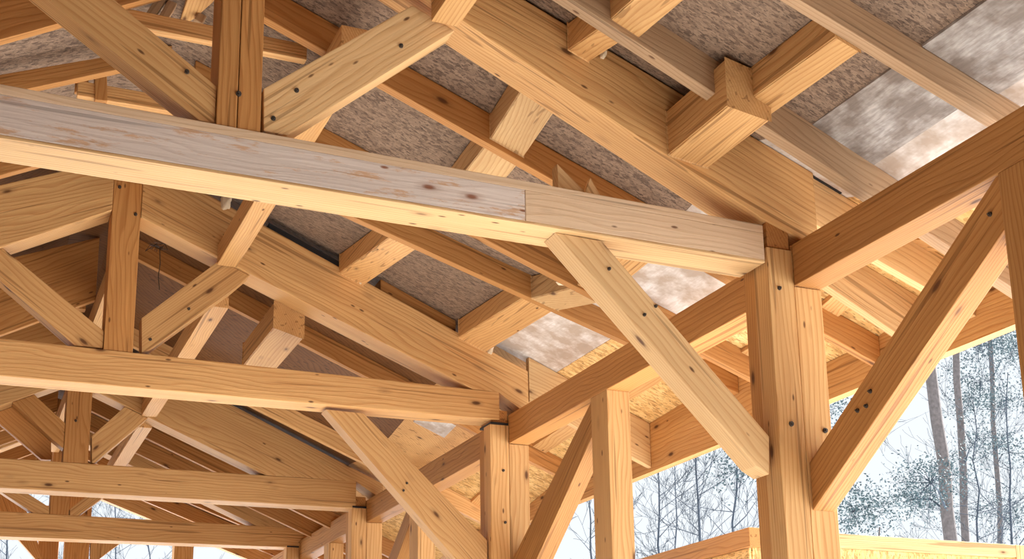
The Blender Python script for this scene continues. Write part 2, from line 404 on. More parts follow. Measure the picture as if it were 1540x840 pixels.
# common rafters right slope: Y, z0, slope, depth, label, material
def common(Y, z0, s, d, lab, mat, w=.05, x0=XR+.058, x1=.998):
    o = prism('common_rafter', [(x0, z0+s*x0), (x1, z0+s*x1), (x1, z0+d+s*x1), (x0, z0+d+s*x0)], Y, Y+w, mat, bevel=.003)
    tag(o, lab, 'rafter', 'slim common rafters'); return o
def cl(p, q, Y): return (Y, *line(p, q, Y))
C = [(-1.95, 2.36, -.37, .12, 'slim rafter past the upper right corner', PINE_GREY),
     (*cl((1203, 0), (1491, 177), -1.1), .125, 'slim grey-brown rafter crossing the upper right corner, the nearest of the slim ones', PINE_GREY),
     (*cl((860, 0), (1090, 150), -.46), .15, 'slim rafter passing through the big stub block right of the broad pale rafter', PINE_GREY),
     (*cl((560, 117), (836, 273), .6), .15, 'slim rafter just behind the broad pale rafter with a double cream underside', PINE_WARM),
     (*cl((725, 357), (840, 417), 1.3), .14, 'slim rafter seen just under the nearest tie beam left of the pale knee brace', PINE_WARM),
     (*cl((540, 330), (945, 515), 1.85), .14, 'slim brown rafter with cream lower edge, mid photo, under the nearest tie beam', PINE_WARM),
     (*cl((213, 392), (549, 565), 4.0), .14, 'slim rafter behind the second frame above the second tie beam', PINE_WARM),
     (*cl((388, 615), (560, 702), 5.2), .14, 'slim rafter in front of the third frame, below the second tie beam', PINE),
     (*cl((200, 648), (300, 697), 6.95), .16, 'slim rafter behind the third frame above the third tie beam', PINE_WARM),
     (*cl((200, 678), (250, 702), 7.6), .16, 'slim rafter close before the fourth frame', PINE_WARM),
     (8.9, 2.30, -.37, .15, 'slim rafter just past the fourth frame', PINE_WARM),
     (9.6, 2.30, -.37, .15, 'slim rafter nearest the far gable', PINE_WARM)]
RIB = []
for (Y, z0, s, d, lab, mat) in C:
    common(Y, z0, s, d, lab, mat, .062 if Y == -.46 else .05); RIB.append((Y+.025, z0+d, z0+d+s*XR))
def tail(Y, z0, s, lab, d=.17, x0=.142):
    o = prism('rafter_tail', [(x0, z0+s*x0), (.998, z0+s), (.998, zt_(.998, Y)), (x0, zt_(x0, Y))], Y, Y+.045, PINE_PALE, bevel=.003)
    tag(o, lab, 'rafter', 'rafter tails outside the posts')
# packing boards on the two nearest heavy rafters
def deckline(i, gap): 
    zb, sb, zt, s = RT[i]; return (YT[i], zt+gap, zt+gap+s*XR)
# roof deck ribs
RIB += [deckline(0, .03), deckline(1, .10), deckline(2, .05), deckline(3, .05)]
RIB.sort(); RIB = [(-6.0, RIB[0][1], RIB[0][2])] + RIB + [(10.35, RIB[-1][1], RIB[-1][2])]
def zdeck(X, k):
    Y, z0, zr = RIB[k]
    return z0+(zr-z0)*(X/XR) if X >= XR else zr+.13*min(1, (XR-X)/.2)-LS*(XR-X)
def zd(X, Y):
    for k in range(len(RIB)-1):
        if RIB[k][0] <= Y <= RIB[k+1][0]:
            t = (Y-RIB[k][0])/(RIB[k+1][0]-RIB[k][0]+1e-9); return zdeck(X, k)*(1-t)+zdeck(X, k+1)*t
    return zdeck(X, 0 if Y < 0 else -1)
def deck(name, x0, x1, mat, off=0, th=.02, ymin=-99, ymax=99):
    bm = bmesh.new(); rows = []; nx = max(2, int(abs(x1-x0)/.12)); ys = []
    for k in range(len(RIB)-1):
        n = max(1, int((RIB[k+1][0]-RIB[k][0])/.15)) if RIB[k+1][0] > -2.8 else 1
        ys += [RIB[k][0]+(RIB[k+1][0]-RIB[k][0])*j/n for j in range(n)]
    ys.append(RIB[-1][0])
    for Y in [y for y in ys if ymin-1e-6 <= y <= ymax+1e-6]:
        xs_ = [x0+(x1-x0)*j/nx for j in range(nx+1)]
        rows.append([bm.verts.new((X, Y, zd(X, Y)+off)) for X in xs_]+[bm.verts.new((X, Y, zd(X, Y)+off+th)) for X in xs_[::-1]])
    m = len(rows[0])
    for a, b in zip(rows, rows[1:]):
        for j in range(m): bm.faces.new((a[j], a[(j+1) % m], b[(j+1) % m], b[j]))
    bm.faces.new(rows[0]); bm.faces.new(rows[-1][::-1])
    return link(name, bm, mat, Matrix.Identity(4), None, 0)
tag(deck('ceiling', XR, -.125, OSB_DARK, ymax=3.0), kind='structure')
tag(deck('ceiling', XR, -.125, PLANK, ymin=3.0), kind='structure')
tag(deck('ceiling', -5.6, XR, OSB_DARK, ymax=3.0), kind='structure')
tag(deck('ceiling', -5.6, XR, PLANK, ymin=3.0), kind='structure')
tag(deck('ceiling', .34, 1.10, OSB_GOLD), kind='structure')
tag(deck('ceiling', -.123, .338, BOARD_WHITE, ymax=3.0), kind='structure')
tag(deck('ceiling', -.123, .338, PINE, ymin=3.0), kind='structure')
tag(deck('roof_covering', XR, 1.16, FELT, .045, .012), kind='structure')
tag(deck('roof_covering', -5.66, XR, FELT, .045, .012), kind='structure')

zt_ = lambda X, Y: zd(X, Y)-.004
tail(-.06, 2.36, -.37, 'upper pale rafter tail outside, behind the long diagonal brace')
tail(.25, 2.38, -.49, 'lower pale rafter tail outside, with a bright underside, right of the nearest post')
tail(2.9, 2.33, -.42, 'rafter tail outside behind the middle stud')
tail(5.9, 2.30, -.42, 'rafter tail outside at the third post')
tail(8.1, 2.30, -.42, 'rafter tail outside at the farthest post')
# grey boards under the deck in the nearest bay, sun dapples painted in
def panel(name, x0, x1, y0, y1, mat, lab, cat, off=-.012, th=.01):
    bm = bmesh.new()
    v = [bm.verts.new((X, Y, zd(X, Y)+o_)) for o_ in (off, off+th) for (X, Y) in ((x0, y0), (x1, y0), (x1, y1), (x0, y1))]
    for f in ((0, 1, 2, 3), (7, 6, 5, 4), (0, 4, 5, 1), (1, 5, 6, 2), (2, 6, 7, 3), (3, 7, 4, 0)): bm.faces.new([v[i] for i in f])
    o = link(name, bm, mat, Matrix.Identity(4), None, 0); tag(o, lab, cat); return o
panel('sheathing_board', -.13, .16, -1.045, -.405, BOARD_DAPPLED, 'grey board with painted sun dapples above the wall plate, between two slim rafters', 'board')
panel('sheathing_board', -.13, .20, -2.6, -1.105, BOARD_DAPPLED, 'grey board with painted sun dapples in the upper right corner of the photo', 'board')

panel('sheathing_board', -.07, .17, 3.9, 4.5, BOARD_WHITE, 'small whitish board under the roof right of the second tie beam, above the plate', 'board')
# left slope commons
def lcommon(Y, p, q, lab, mat=PINE_WARM, d=.15, zr=None, s=None):
    if zr is None:
        a, b = atY(*p, Y), atY(*q, Y); s = (b.z-a.z)/(b.x-a.x); zr = b.z+s*(XR-b.x)
    o = prism('common_rafter', [(XR-.058, min(zr-s*.056, zd(XR-.058, Y)-.06)), (-5.05, min(zr-s*2.73, zd(-5.05, Y)-.06)), (-5.05, zd(-5.05, Y)-.004), (XR-.058, zd(XR-.058, Y)-.004)], Y, Y+.05, mat, bevel=.003)
    tag(o, lab, 'rafter', 'slim common rafters')
lcommon(.7, (0, 60), (90, 35), 'slim rafter of the left slope in the upper left corner', mat=PINE_WARM)
lcommon(1.27, (45, 133), (115, 118), 'slim rafter of the left slope touching the nearest tie beam near the left edge')
lcommon(2.15, 0, 0, 'slim rafter of the left slope just before the second frame', zr=3.30, s=.5)
lcommon(4.2, (0, 504), (65, 480), 'slim left-slope rafter with cream underside above the second tie beam at the left edge')
lcommon(5.1, 0, 0, 'slim rafter of the left slope between the second and third frames', zr=3.05, s=.5)
lcommon(7.0, 0, 0, 'slim rafter of the left slope beyond the third frame', zr=3.02, s=.47)
lcommon(7.6, 0, 0, 'slim rafter of the left slope before the fourth frame', zr=3.02, s=.47)
lcommon(-1.1, 0, 0, 'slim rafter of the left slope out past the upper left corner', zr=3.22, s=.5)
lcommon(-.45, 0, 0, 'slim rafter of the left slope before the nearest frame', zr=3.30, s=.5)
lcommon(8.9, 0, 0, 'slim rafter of the left slope past the fourth frame', zr=3.10, s=.5)
lcommon(9.6, 0, 0, 'slim rafter of the left slope nearest the far gable', zr=3.10, s=.5)

# ------------------------------------------------------------------ eave
bm = bmesh.new(); rows = []
for Y in [-6.0+.25*k for k in range(66)]:
    rows.append([bm.verts.new(c) for c in ((1.0, Y, 1.885), (1.06, Y, 1.885), (1.06, Y, zd(1.06, Y)-.003), (1.0, Y, zd(1.0, Y)-.003))])
for a, b in zip(rows, rows[1:]):
    for j in range(4): bm.faces.new((a[j], a[(j+1) % 4], b[(j+1) % 4], b[j]))
bm.faces.new(rows[0]); bm.faces.new(rows[-1][::-1])
R = Matrix(((0, 1, 0), (0, 0, 1), (1, 0, 0))).transposed().to_4x4(); R.translation = (1.03, 2, 2)
bmesh.ops.transform(bm, matrix=R.inverted(), verts=bm.verts)
fa = link('eave_beam', bm, PINE, R, None, 0)
for k, (a, b) in enumerate(((-.40, -.055), (.30, .60), (.65, 1.30), (1.35, 1.85), (1.90, 2.9), (2.95, 4.0), (4.05, 5.2))):
    bm = bmesh.new(); r_ = []
    for Y in [a+(b-a)*j/6 for j in range(7)]:
        r_.append([bm.verts.new((x, Y, zd(x, Y)-o_)) for (x, o_) in ((.66, .003), (.66, .024), (.76, .024), (.76, .003))])
    for p, q in zip(r_, r_[1:]):
        for j in range(4): bm.faces.new((p[j], p[(j+1) % 4], q[(j+1) % 4], q[j]))
    bm.faces.new(r_[0]); bm.faces.new(r_[-1][::-1])
    Rk = R.copy(); Rk.translation = (.71, (a+b)/2, 2.1); bmesh.ops.transform(bm, matrix=Rk.inverted(), verts=bm.verts)
    o = link('soffit_batten', bm, PINE, Rk, None, 0)
    tag(o, ['nearest flat batten under the golden eave boards, seen past the long brace', 'second flat batten under the golden eave boards, right of the nearest post',
            'third flat batten under the eave, left of the nearest post', 'fourth flat batten under the golden eave boards, right of the middle stud',
            'fifth flat batten under the eave, behind the middle stud', 'sixth flat batten under the eave, right of the second big post', 'farthest flat batten under the eave, behind the slim stud'][k], 'board', 'flat battens under the eave')
tag(fa, 'long eave beam along the roof edge outside the posts, against the trees', 'beam')

# ------------------------------------------------------------------ blocking between rafters
def roofblock(x0, x1, y0, y1, lab, mat=PINE, d=.12, grp='blocking pieces between the rafters', top=.004):
    """short timber across two rafters; stands square to the slope"""
    bm = bmesh.new(); pts = []
    for Y in (y0, y1):
        za, zb_ = zd(x0, Y)-top, zd(x1, Y)-top
        pts.append([bm.verts.new(c) for c in ((x0, Y, za-d), (x1, Y, zb_-d), (x1, Y, zb_), (x0, Y, za))])
    a, b = pts
    for j in range(4): bm.faces.new((a[j], a[(j+1) % 4], b[(j+1) % 4], b[j]))
    bm.faces.new(a); bm.faces.new(b[::-1])
    c = sum((v.co for v in bm.verts), Vector())/8
    R = Matrix(((0, 1, 0), (0, 0, 1), (1, 0, 0))).transposed().to_4x4(); R.translation = c
    bmesh.ops.transform(bm, matrix=R.inverted(), verts=bm.verts)
    o = link('blocking', bm, mat, R, None, .004); tag(o, lab, 'block', grp); return o
B = .025
roofblock(-.46, -.36, -1.05, -.40, 'orange blocking board right of the big stub block, upper right', PINE, .13)
roofblock(-.33, -.15, 1.90, 2.905, 'rounded blocking between the second frame rafter and the slim brown rafter, lower one', PINE, .12)
roofblock(-.31, -.15, 1.35, 1.85, 'blocking behind the pale knee brace with a cream upper edge', PINE_PALE, .13)
roofblock(-1.10, -.95, 1.90, 2.905, 'blocking just under the nearest tie beam, upper one beside the second frame rafter', PINE, .12)
roofblock(-1.07, -.91, .65, 1.30, 'pale gold blocking just above the nearest tie beam', PINE_PALE, .12)
roofblock(-1.07, -.91, .10, .60, 'small blocking squeezed behind the broad pale rafter', PINE_PALE, .12)
roofblock(-1.02, -.90, -1.05, -.40, 'blocking at the top edge of the photo right of centre', PINE, .12)
roofblock(-1.02, -.93, -.40, -.10, 'small blocking in the dark slot above the broad pale rafter', PINE, .12)
roofblock(-.30, -.15, .65, 1.30, 'blocking behind the nearest tie beam near its right end', PINE, .12)
roofblock(-1.0, -.85, -1.90, -1.10, 'blocking at the upper right corner', PINE, .12)

# stub purlins with a cut end
def stub(x0, x1, y0, y1, z0a, z0b, z1, lab, mat=PINE):
    bm = bmesh.new(); pts = []
    for Y in (y0, y1): pts.append([bm.verts.new(c) for c in ((x0, Y, z0a), (x1, Y, z0b), (x1, Y, z1-.02), (x0, Y, z1+.02))])
    a, b = pts
    for j in range(4): bm.faces.new((a[j], a[(j+1) % 4], b[(j+1) % 4], b[j]))
    bm.faces.new(a); bm.faces.new(b[::-1])
    c = sum((v.co for v in bm.verts), Vector())/8
    R = Matrix(((0, 1, 0), (0, 0, 1), (1, 0, 0))).transposed().to_4x4(); R.translation = c
    bmesh.ops.transform(bm, matrix=R.inverted(), verts=bm.verts)
    o = link('stub_purlin', bm, mat, R, None, .005); tag(o, lab, 'block', 'stub purlins with cut ends'); return o
stub(-.577, -.39, -.545, -.095, 2.478, 2.452, 2.655, 'big cut-ended stub block gripping the slim rafter right of the broad pale rafter')
stub(-1.444, -1.262, 3.10, 3.98, 2.635, 2.585, 2.78, 'stub block with a cut end hanging behind the second frame rafter')

# ------------------------------------------------------------------ king posts, struts
def king(i, l, r, y0, y1, ztop, lab, nails=()):
    Y = YT[i]; yf = Y-H+.006
    P = [atY(l[0], y0, yf), atY(r[0], y0, yf)]; x0, x1 = P[0].x, P[1].x
    zb = TZ[i][0]((x0+x1)/2)
    root = empty('king_post', ((x0+x1)/2, Y, zb), lab, 'post', 'king posts on the tie beams')
    if i == 0:
        m_ = atY(360, 100, yf).x
        bar('left_timber', (x0, m_-.0015), (yf, Y+H-.02), (zb, ztop), PINE_WARM, root)
        bar('right_timber', (m_+.0015, x1), (yf, Y+H-.02), (zb, ztop), PINE_WARM, root)
    else: bar('shaft', (x0, x1), (yf, Y+H-.02), (zb, ztop), PINE_WARM, root)
    for q in nails: bolt(root, atY(*q, yf-.001), (0, -1, 0), .007)
    return x0, x1
k0 = king(0, (329,), (395,), 100, 100, lt1[0]+lt1[1]*XR-.015, 'foremost king post, paired timbers with a dark seam, rising out of the top edge', ((359, 141),))
k1 = king(1, (170,), (213,), 300, 300, lt2[0]+lt2[1]*XR-.015, 'second king post standing on the second tie beam near the left edge', ((180, 281), (204, 322)))
k2 = king(2, (99,), (136.5,), 630, 630, lt3[0]+lt3[1]*XR-.015, 'third king post standing on the third tie beam', ((114, 632),))
k3 = king(3, (75,), (104,), 760, 760, lt4[0]+lt4[1]*XR-.015, 'farthest king post standing on the lowest tie beam')
def clip(poly, f):
    """keep the part of an outline where f(x, z) >= 0 (timber cut along a neighbour's face)"""
    out = []
    for i, p in enumerate(poly):
        q = poly[(i+1) % len(poly)]; a, b = f(*p), f(*q)
        if a >= 0: out.append(p)
        if a*b < 0: t = a/(a-b); out.append((p[0]+(q[0]-p[0])*t, p[1]+(q[1]-p[1])*t))
    return out
LB = [lb1, lb2, lb3, lb4]; LZ = [(l[0]+l[1]*XR, sl) for l, sl in zip(LB, (.50, .54, .50, .50))]
def strut(pts, Y, t, lab, mat=PINE, nails=()):
    i = min(range(4), key=lambda k: abs(YT[k]-Y)); P = px(pts, Y)
    if max(p[0] for p in P) > KX[i][1]+.05:
        P = clip(P, lambda x, z: LB[i][0]+LB[i][1]*x-.003-z); P = clip(P, lambda x, z: x-KX[i][1]-.002)
    else:
        P = clip(P, lambda x, z: LZ[i][0]-LZ[i][1]*(KX[i][0]-x)-.003-z); P = clip(P, lambda x, z: KX[i][0]-.002-x)
    P = clip(P, lambda x, z: z-TZ[i][0](x)-.001)
    o = prism('strut', P, Y, Y+t, mat); tag(o, lab, 'brace', 'slanting struts beside the king posts')
    for q in nails: bolt(o, atY(*q, Y-.001), (0, -1, 0), .006)
strut([(396.5, 133), (620, 8), (684, 46), (432, 203), (396.5, 196)], -.075, .10, 'wide pale strut from the foremost king post up to the broad pale rafter', PINE_PALE, ((411, 178), (446, 136), (603, 69)))
strut([(-120, -158), (-20, -178), (172, 0), (327.5, 131), (327.5, 187), (300, 181), (74, 0)], -.075, .10, 'wide strut from the foot of the foremost king post to the upper left', PINE, ((281, 108),))
strut([(213, 478), (330, 391), (378, 412), (353, 433), (224, 527), (213, 529)], 2.925, .11, 'strut right of the second king post rising to the second frame rafter', PINE, ((226, 510), (284, 464)))
strut([(-90, 298), (0, 369), (163, 503), (163, 524), (112, 519), (0, 421), (-90, 350)], 2.925, .11, 'strut left of the second king post running up to the left edge', PINE)
strut([(138, 655), (240, 565), (276, 583), (252, 603), (142, 696), (138, 695)], 5.87, .11, 'strut right of the third king post', PINE)
strut([(-60, 500), (43, 585), (98, 636), (98, 676), (79, 660), (0, 588), (-60, 535)], 5.87, .11, 'strut left of the third king post', PINE_WARM)
strut([(-60, 570), (0, 590), (77, 660), (77, 691), (62, 690), (0, 637), (-60, 585)], 6.02, .06, 'dark wide board behind the strut left of the third king post', PINE_WARM)
strut([(105, 765), (180, 705), (200, 715), (118, 775), (105, 774)], 8.05, .11, 'strut right of the farthest king post', PINE)
strut([(-40, 690), (74, 762), (74, 772), (50, 771), (-40, 712)], 8.05, .11, 'strut left of the farthest king post', PINE)

# ------------------------------------------------------------------ ridge beams and purlins
def ybeam(name, x, y, z, lab, cat='beam', mat=PINE, grp=None):
    o = bar(name, x, y, z, mat); tag(o, lab, cat, grp); return o
G = 'ridge beams between the frames'
ybeam('ridge_beam', (-2.375, -2.265), (.10, 2.90), (3.34, 3.47), 'ridge beam between the foremost and second king posts', grp=G)
ybeam('ridge_beam', (-2.375, -2.265), (3.10, 5.85), (2.93, 3.08), 'ridge beam with cream underside left of the second king post', grp=G)
ybeam('ridge_beam', (-2.375, -2.265), (6.05, 8.03), (2.87, 3.0), 'ridge beam beyond the third king post', grp=G)
G = 'purlins under the right roof slope'
ybeam('purlin', (-1.605, -1.495), (-2.6, -.10), (2.848, 2.99), 'purlin with cream underside leaving the top edge above the wide pale strut', mat=PINE, grp=G)
ybeam('purlin', (-1.835, -1.72), (.34, 2.90), (2.905, 3.03), 'purlin with cream underside crossing behind the nearest tie beam to the second frame', mat=PINE, grp=G)
ybeam('purlin', (-1.835, -1.72), (3.10, 5.85), (2.72, 2.85), 'purlin with cream underside behind the strut of the second king post', mat=PINE, grp=G)
ybeam('purlin', (-1.835, -1.72), (6.05, 8.03), (2.68, 2.80), 'purlin between the third and fourth frames', mat=PINE, grp=G)
# collar ties near the ridge
def collar(a, b, Y, lab, dd=.075, w=.045, x0=None, x1=None):
    A, Bp = atY(*a, Y), atY(*b, Y); z = (A.z+Bp.z)/2
    xa = x0 if x0 is not None else A.x; xb = x1 if x1 is not None else Bp.x
    o = bar('collar_tie', (xa, xb), (Y, Y+w), (z-dd, z), PINE); tag(o, lab, 'beam', 'thin collar ties near the ridge')
collar((202, 16), (325, 38), .76, 'thin collar tie between the wide upper left strut and the foremost king post', x0=-2.84, x1=-1.87)
collar((136, 122), (250, 146), 1.51, 'thin collar tie just above the nearest tie beam, left part', x0=-2.76, x1=-1.9)
collar((100, 560), (200, 570), 4.3, 'collar tie behind the second king post', x0=-2.8, x1=-1.75)

# hangers and short studs in the dark apex
for (xa, ya, xb, yb, Y, w, lab) in ((150, 65, 152, 148, 1.52, .055, 'short orange stud hanging in the dark ridge space, upper left'),
        (121, 96, 117, 135, 1.62, .03, 'small upright offcut left of the orange hanging stud'),
        (130, 97, 127, 138, 1.56, .028, 'small pale upright offcut beside the orange hanging stud'),
        (120, 428, 118, 462, 4.5, .09, 'dark hanging board behind the strut left of the second king post')):
    A, Bp = atY(xa, ya, Y), atY(xb, yb, Y)
    o = beam('hanger', A, Bp+Vector((0, 0, -.02)), w, w*.8, PINE_WARM, up=(0, 1, 0)); tag(o, lab, 'board')
for k, (xa, ya, xb, yb) in enumerate(((218, 38, 248, 0), (297, 35, 330, -8), (240, 38, 268, 0))):
    o = beam('ridge_brace', atY(xa, ya, 1.0), atY(xb, yb-10, 1.0), .04, .04, PINE_GREY, up=(0, 1, 0))
    tag(o, ['left', 'right', 'middle'][k]+'most of three small grey sticks at the top edge beside the foremost king post' if k < 2 else 'middle one of three small grey sticks at the top edge beside the foremost king post', 'board')

# offcuts lying on the nearest tie beam
def offcut(pts, Y, t, lab):
    o = prism('offcut', px(pts, Y), Y, Y+t, PINE_PALE, bevel=.002); tag(o, lab, 'offcut')
offcut([(838, 246), (882, 290), (840, 290)], -.02, .05, 'taller pointed offcut standing on the nearest tie beam')
offcut([(888, 267), (904, 295), (879, 292)], -.04, .03, 'small pointed offcut on the nearest tie beam, right of the taller one')

# black strips that paint in the shaded gaps over the heavy rafters
def strip(i, Y0, Y1, xa, xb, gap0, gap1, lab, mat=BLACK):
    zb, sb, zt, s = RT[i]
    o = prism('dark_gap_strip', [(xa, zt+s*xa+gap0), (xb, zt+s*xb+gap0), (xb, zt+s*xb+gap1), (xa, zt+s*xa+gap1)], Y0, Y1, mat, bevel=0); tag(o, lab, 'strip')
zA = atY(405, 330, 3-H).x; zB = atY(548, 412, 3-H).x
strip(1, 3-H+.005, 3+H, zA, zB, .003, .035, 'thick black strip painted as the dark gap above the second frame rafter')
strip(1, 3-H+.03, 3+H, zB+.01, .1, .003, .014, 'thin black strip painted as the dark gap lower down on the second frame rafter')
strip(0, -H+.02, H, -1.6, .3, .003, .02, 'thin black strip painted as the dark gap on top of the broad pale rafter')
# packing boards above strips
def packb(i, xa, xb, g0, g1, lab, ys=.05):
    zb, sb, zt, s = RT[i]; Y = YT[i]
    o = prism('packing_board', [(xa, zt+s*xa+g0), (xb, zt+s*xb+g0), (xb, zt+s*xb+g1), (xa, zt+s*xa+g1)], Y-H+ys, Y+H, PINE_WARM, bevel=.003); tag(o, lab, 'board')
packb(1, zB+.12, -.33, .017, .095, 'brown packing board above the second frame rafter between two blockings')

# foam blobs
def blob(c, s, lab, seed):
    rnd = random.Random(seed); bm = bmesh.new(); bmesh.ops.create_icosphere(bm, subdivisions=3, radius=1)
    for v in bm.verts:
        n = v.co.normalized(); v.co *= 1+.18*math.sin(4*n.x+seed)*math.cos(5*n.z+seed)+.08*math.sin(9*n.y)
        v.co = Vector((v.co.x*s[0], v.co.y*s[1], v.co.z*s[2]))
    o = link('foam_bead', bm, FOAM, Matrix.Translation(c), None, 0, True); tag(o, lab, 'foam', 'foam beads at the rafter joints')
blob(atY(545, 415, 2.88), (.022, .03, .05), 'pale foam bead at the left end of the upper blocking on the second frame rafter', 1)
blob(atY(737, 521, 2.88), (.022, .03, .05), 'pale foam bead at the left end of the lower blocking on the second frame rafter', 2)
blob(atY(907, 79, -.12), (.014, .02, .026), 'round foam bead in the dark slot above the broad pale rafter', 3)
blob(atY(340, 303, 2.80), (.03, .03, .05), 'pale foam bead hanging above the second frame rafter near the cream purlin', 4)
blob(atY(926, 429, -.0), (.010, .012, .012), 'tiny round knob on the upper edge of the pale knee brace', 5)
blob(atY(845, 425, 1.36), (.03, .02, .012), 'flat foam smear on the blocking behind the pale knee brace', 6)

# scrap of black tape and hanging wire
bm = bmesh.new(); T = [(664, 181), (672, 196), (684, 204), (700, 203), (694, 192), (680, 186)]
P = [atY(x, y+13, 1.0) for x, y in T]; a = [bm.verts.new(p) for p in P]; b = [bm.verts.new(p+Vector((.004, .012, .003))) for p in P]
bm.faces.new(a); bm.faces.new(b[::-1])
for i in range(6): bm.faces.new((a[i], b[i], b[(i+1) % 6], a[(i+1) % 6]))
o = link('membrane_scrap', bm, BLACK, Matrix.Identity(4), None, 0); tag(o, 'scrap of black membrane poking out above a slim rafter near the top middle', 'scrap')
def tube_bm(bm, P, R, seg=6):
    rings = []
    for i, p in enumerate(P):
        d = (P[min(i+1, len(P)-1)]-P[max(i-1, 0)]).normalized()
        u = d.cross(Vector((.31, .2, .93)));  u = u.normalized() if u.length > 1e-4 else Vector((1, 0, 0)); w = d.cross(u)
        rings.append([bm.verts.new(p+(u*math.cos(2*PI*k/seg)+w*math.sin(2*PI*k/seg))*R[i]) for k in range(seg)])
    for a_, b_ in zip(rings, rings[1:]):
        for k in range(seg): bm.faces.new((a_[k], a_[(k+1) % seg], b_[(k+1) % seg], b_[k]))
    if seg > 2: bm.faces.new(rings[0][::-1]); bm.faces.new(rings[-1])
bm = bmesh.new(); rnd = random.Random(3)
for (x0, y0) in ((232, 372), (242, 368)):
    P = [atY(x0+rnd.uniform(-14, 14), y0+rnd.uniform(-7, 8), 3.35) for _ in range(14)]
    tube_bm(bm, P, [.0022]*14, 5)
tube_bm(bm, [atY(240, 372, 3.35), atY(241, 395, 3.35), atY(238, 415, 3.35), atY(240, 436, 3.35)], [.0025]*4, 5)
o = link('hanging_wire', bm, STEEL, Matrix.Identity(4), None, 0); tag(o, 'tangle of thin dark wire with one end hanging down, right of the second king post', 'wire')

# ------------------------------------------------------------------ far gable
YG = 10.15
def gpt(x, y): return atY(x, y, YG)
gk = bar('gable_post', (gpt(99, 800).x, gpt(136, 800).x), (YG, YG+.15), (FLOOR, zd(-2.2, 10.2)-.22), PINE_WARM); tag(gk, 'centre post of the far gable below the lowest tie beam', 'post')
o = bar('gable_post', (gpt(262, 830).x, gpt(291, 830).x), (YG, YG+.15), (FLOOR, zd(gpt(291, 830).x, 10.2)-.2), PINE); tag(o, 'right-hand post of the far gable, seen below the lowest tie beam', 'post')
o = bar('gable_post', (gpt(62, 830).x-.02, gpt(90, 830).x), (YG+.2, YG+.35), (FLOOR, 2.8), PINE_WARM); tag(o, 'post left of the centre post of the far gable', 'post')
def gb(pts, lab, mat=PINE_WARM, o_=0):
    o = prism('gable_brace', px(pts, YG+o_), YG+o_, YG+o_+.08, mat); tag(o, lab, 'brace', 'braces of the far gable')
gb([(136, 800), (187, 812), (140, 846), (136, 900)], 'short brace right of the far gable centre post', PINE)
gb([(-5, 700), (30, 740), (62, 830), (62, 850), (28, 811), (-20, 748)], 'brace at the left edge in the far gable', PINE_WARM)
gr = prism('gable_rafter', [(XR, zd(XR, 10.2)-.2), (.995, zd(.995, 10.2)-.17), (.995, zd(.995, 10.2)-.004), (XR, zd(XR, 10.2)-.004)], YG, YG+.1, PINE); tag(gr, 'end rafter of the far gable', 'rafter')
gr = prism('gable_rafter', [(XR-.002, zd(XR, 10.2)-.2), (-5.04, zd(-5.04, 10.2)-.2), (-5.04, zd(-5.04, 10.2)-.004), (XR-.2, zd(XR-.2, 10.2)-.004), (XR-.002, zd(XR, 10.2)-.004)], YG, YG+.1, PINE); tag(gr, 'left end rafter of the far gable', 'rafter')

# ------------------------------------------------------------------ low annexe wall outside
X1 = 2.2
o = bar('wall_rail', (X1, X1+.12), (3.62, 11.0), (1.565, 1.705), PINE_WARM); tag(o, 'brown top rail of the lower wall outside, left of the foreground post', 'beam')
o = bar('wall_rail', (X1+.125, 4.72), (3.62, 3.74), (1.60, 1.70), PINE_PALE); tag(o, 'pale top rail of the lower wall outside, right of the foreground post', 'beam')
o = bar('wall_panel', (X1+.03, X1+.05), (3.68, 11.0), (FLOOR, 1.563), OSB_GOLD); tag(o, 'golden board wall under the brown outer rail', 'wall')
o = bar('wall_panel', (X1+.06, 4.70), (3.68, 3.70), (FLOOR, 1.598), OSB_GOLD); tag(o, 'golden board wall under the pale outer rail', 'wall')
o = bar('corner_post', (4.725, 4.87), (3.62, 3.74), (FLOOR, 1.70), PINE_PALE); tag(o, 'pale end post of the lower outer wall at the bottom right', 'post')

# ------------------------------------------------------------------ trees
def ground_extend(A, Bp):
    t = (FLOOR-.1-A.z)/(Bp.z-A.z); return A+(Bp-A)*t
def branch(bm, rnd, p, d, L, r, depth, tips, up=.25, spread=.8, n=6, seg=4, kids=3):
    P = [p]; R = [r]; q = p.copy(); dd = d.normalized(); m = max(3, n-depth)
    for i in range(m):
        dd = (dd+Vector((rnd.gauss(0, .13), rnd.gauss(0, .13), rnd.gauss(0, .10)+up*.12))).normalized()
        q = q+dd*L/m; P.append(q.copy()); R.append(max(r*(1-(i+1)/m*.8), .0035))
    tube_bm(bm, P, R, seg); 
    if depth <= 0:
        tips.append(P[-1]); tips.append(P[-2]); return
    for k in range(kids):
        i = rnd.randint(1, m); 
        nd = (P[i]-P[i-1]).normalized()+Vector((rnd.uniform(-1, 1), rnd.uniform(-1, 1), rnd.uniform(-.5, .9)))*spread
        branch(bm, rnd, P[i], nd, L*rnd.uniform(.45, .7), R[i]*.65, depth-1, tips, up, spread, n, seg if depth > 1 else 3, kids)
    tips.append(P[-1])
def needles(bm, rnd, c, s, n, ln=.085):
    for _ in range(n):
        p = c+Vector((rnd.gauss(0, s[0]), rnd.gauss(0, s[1]), rnd.gauss(0, s[2])))
        a = Vector((rnd.uniform(-1, 1), rnd.uniform(-1, 1), rnd.uniform(-.5, 1))).normalized()*ln*rnd.uniform(.6, 1.3)
        b = a.cross(Vector((rnd.uniform(-1, 1), rnd.uniform(-1, 1), rnd.uniform(-1, 1)))).normalized()*ln*.28
        v = [bm.verts.new(p-a*.5), bm.verts.new(p+b), bm.verts.new(p+a*.6), bm.verts.new(p-b)]; bm.faces.new(v)
